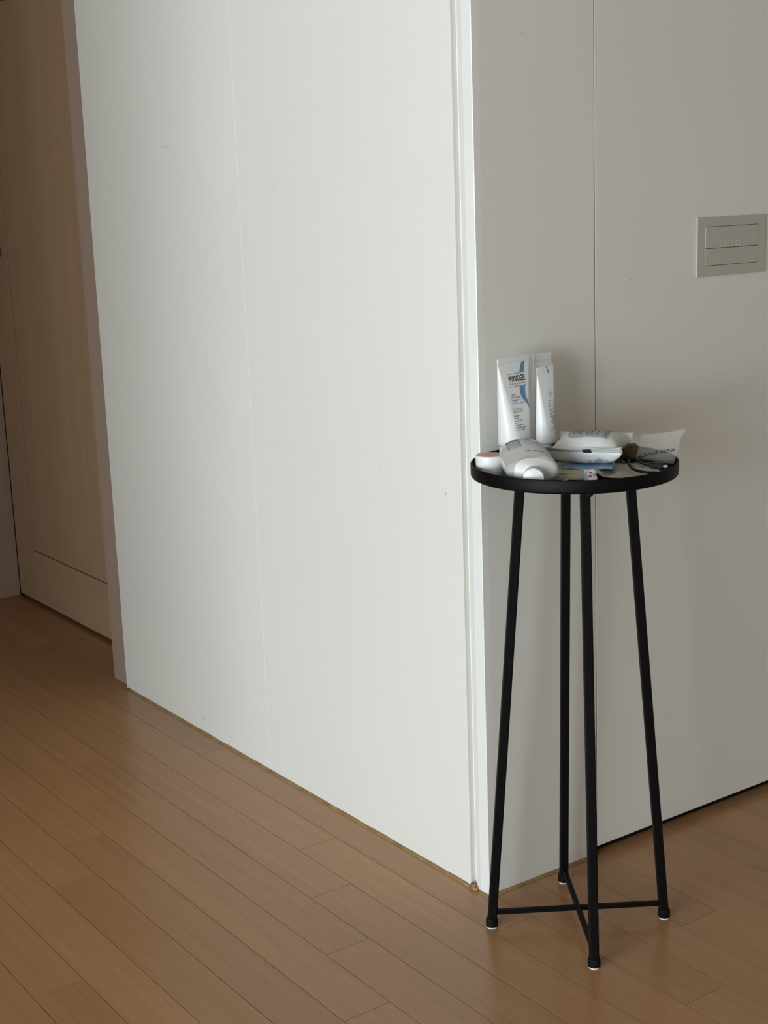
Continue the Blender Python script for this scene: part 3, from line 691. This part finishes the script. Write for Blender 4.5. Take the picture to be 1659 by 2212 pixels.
# --- printed leaflet to the right
lf = tag(empty('paper_leaflet', tray(0.085, -0.01, ZF), TRAY_ANG), 'pinkish grey printed leaflet with green lettering on the tray', 'leaflet')
def lsheet(x, y):
    u = 0.085+x
    z = 0.0030+0.0105/(1+math.exp((u-0.040)/0.004)) + 0.0012*noise.noise((x*30, y*30, 2)) + 0.0015*max(0, noise.noise((x*14, y*18, 7)))
    return z
def lfn(i, j):
    y = -0.062+0.125*j
    xa = -0.056+0.012*j; xb = 0.055-0.012*(j-0.35)**2*2
    lim = math.sqrt(max(0.0, 0.160**2-(y-0.01)**2))-0.085
    x = xa+(min(xb, lim)-xa)*i
    if j < 0.3: pass
    return (x, y, lsheet(x, y))
link('sheet', sheet(lfn, 32, 24, 0.0005), 'leaf', lf, True)
def lq(pxs, nm, mt, zz=ZF+0.0035):
    bm = bmesh.new(); vs_ = []
    for a, b in pxs:
        q = on_z(a, b, zz); d = q.xy-TC; x, y = d.dot(rv)-0.085, d.dot(wv)+0.01
        vs_.append(bm.verts.new((x, y, lsheet(x, y)+0.0009)))
    bm.faces.new(vs_); link(nm, bm, mt, lf)
lq([(1305,1025),(1308,1021),(1325,1014),(1326,1017)], 'green_bar', 'green')
q0 = on_z(1312, 1029, ZF+0.0035); q1 = on_z(1336, 1018, ZF+0.0035)
def leaftext(a, b):
    d = (q1-q0).xy; ln = d.length; e1 = d/ln; e2 = Vector((-e1.y, e1.x)); p = q0.xy+e1*a+e2*b - TC
    x, y = p.dot(rv)-0.085, p.dot(wv)+0.01
    return (x, y, lsheet(x, y)+0.0010)
LTW = (q1-q0).xy.length
link('leaflet_print', strokes([(0.0, LTW*0.95, 0.0, 0.016)], leaftext, 31), 'green', lf)
for i, pp in enumerate((((1356,1004),(1362,1003),(1372,1007),(1366,1009)), ((1366,998),(1376,1000),(1388,1005),(1378,1003)), ((1382,1006),(1392,1007),(1394,1010),(1385,1009)), ((1343,995),(1352,997),(1350,999),(1343,998)))):
    lq(pp, 'green_print', 'green')

# --- crumpled little packet at the leaflet's corner
ck = tag(empty('crumpled_sachet', tray(0.026, -0.082, ZF), TRAY_ANG), 'small crumpled white sachet with blue edge and red print', 'sachet')
def ckf(i, j):
    x = -0.0110+0.0200*i; y = -0.012+0.020*j
    z = 0.0035+0.0150*j**0.8*(1-0.35*abs(i-0.5))+0.0022*noise.noise((i*3.1, j*3.3, 5)); return (x+0.002*noise.noise((i*2, j*4, 3)), y, z)
link('sachet_film', sheet(ckf, 18, 14, 0.0010), 'white', ck, True)
def ckq(i0, i1, j0, j1, nm, mt):
    def f(i, j):
        p = ckf(i0+(i1-i0)*i, j0+(j1-j0)*j); return (p[0], p[1]-0.0004, p[2]+0.0005)
    link(nm, patch(f, 4, 6), mt, ck)
ckq(0.0, 0.20, 0.0, 0.8, 'blue_edge', 'bluefilm'); ckq(0.36, 0.56, 0.55, 0.72, 'red_print', 'red'); ckq(0.36, 0.58, 0.22, 0.36, 'grey_print', 'grey_ink'); ckq(0.72, 0.9, 0.3, 0.55, 'grey_print', 'pale_ink')

# --- brown lump of kraft paper behind
bm = bmesh.new(); bmesh.ops.create_icosphere(bm, subdivisions=4, radius=1)
for v in bm.verts:
    k = 1+0.16*noise.noise(v.co*1.8)+0.05*noise.noise(v.co*6)
    v.co = Vector((sgnpow(v.co.x, .8)*0.0155*k, sgnpow(v.co.y, .8)*0.0150*k, sgnpow(v.co.z, .7)*0.0135*k))
zm = min(v.co.z for v in bm.verts)
for v in bm.verts: v.co.z -= zm
tag(link('kraft_bundle', bm, 'kraft', None, True, loc=tray(0.0950, 0.106, ZF+0.0002), rotz=TRAY_ANG), 'small rounded brown kraft paper bundle behind the wipe pack', 'paper bundle')

# --- clear poly bag
bg_left = [(1384, 938, .075), (1383, 946, .068), (1380, 962, .055), (1372, 989, .035)]
bg_mid = [(1432, 934, .070), (1431, 945, .064), (1424, 968, .045), (1412, 996, .020)]
bg_right = [(1485, 924, .060), (1472, 943, .052), (1467, 968, .030), (1455, 1003, .000)]
def lerp_poly(P, t):
    k = t*(len(P)-1); a = min(int(k), len(P)-2); f = k-a
    return on_v(*[P[a][q]*(1-f)+P[a+1][q]*f for q in range(3)])
bag_o = tray(0.14, 0.03, ZF)
def bagpt(s, t, off=0.0):
    a, b, c = lerp_poly(bg_left, t), lerp_poly(bg_mid, t), lerp_poly(bg_right, t)
    p = (1-s)*(1-2*s)*a + 4*s*(1-s)*b + s*(2*s-1)*c
    wr_ = 0.0022*noise.noise((s*3+t*2, t*5-s*2, 3))+0.0010*noise.noise((s*9+t*7, t*3-s*6, 9))
    n = Vector((-wv.x, -wv.y, 0.35)); return p + n*(wr_+off) - bag_o
bag = tag(empty('clear_bag', bag_o, 0), 'crumpled clear plastic bag with black lettering, edge poking over the rim', 'plastic bag')
link('front_film', sheet(lambda i, j: bagpt(i, j), 28, 20, 0.00025), 'bag', bag, True)
link('back_film', sheet(lambda i, j: bagpt(0.02+0.95*i, 0.03+0.9*j, -0.004-0.003*math.sin(3.1*i)), 28, 20, 0.00025), 'bag', bag, True)
# lettering reads upside down, from the right edge to the left
W1 = text_fit('INSILENCE', 1.0, 1.0)
link('bag_lettering', text_mesh('INSILENCE', 1.0, lambda a, b: bagpt(0.90-0.82*(a*W1), 0.66+0.26*(a*W1)-0.0+0.10*b*1.25-0.05*math.sin(3*a*W1), 0.0008)), 'ink', bag)
link('bag_lettering', strokes([(0.0, 1.0, 0.0, 0.05)], lambda a, b: bagpt(0.40+0.42*a, 0.30-0.10*a-0.03*b*10, 0.0008), 41), 'grey_ink', bag)

# --- black usb cable
cb = tag(empty('charging_cable', tray(0.12, -0.02, ZF)), 'short black charging cable looped on the leaflet, plug outward', 'cable')
co = cb.location
path = [(1409, 1006, .848), (1398, 1005, .847), (1386, 1000, .847), (1376, 993, .849), (1367, 990, .850), (1360, 992, .848), (1358, 999, .845), (1362, 1008, .842), (1372, 1015, .840), (1386, 1019, .839), (1402, 1021, .838), (1418, 1021, .837)]
link('cord', tube([p-co for p in smoothpath([on_z(*p) for p in path], 6)], 0.0024, 10), 'cable', cb, True)
pa, pb = on_z(1406, 1005, .850)-co, on_z(1434, 1007, .850)-co
dd = (pb-pa); dd.z = 0; dd.normalize()
ob = link('plug', sqbar(pa, pa+dd*0.021, 0.0098, Vector((0, 0, 1)), 0.0016), 'cable', cb)
link('strain_relief', tube([pa-dd*0.006, pa+dd*0.0005], 0.0031, 12), 'cable', ob)
link('plug_tip', sqbar(pa+dd*0.021, pa+dd*0.029, 0.0040, Vector((0, 0, 1)), 0.001), 'steel', ob)

# --- little bent wire clip on the tray floor
cl = [on_z(1196, 1030.5, ZF+0.0015), on_z(1206, 1029.5, ZF+0.0015), on_z(1219, 1029.5, ZF+0.0015), on_z(1226, 1033, ZF+0.0015), on_z(1222, 1038, ZF+0.0015), on_z(1208, 1039, ZF+0.0015)]
cc = sum(cl, Vector())/len(cl); cc.z = ZF
tag(link('wire_clip', tube([p-cc for p in smoothpath(cl, 5)], 0.0009, 6), 'pad', None, True, loc=cc), 'thin pale bent wire clip on the tray floor', 'clip')
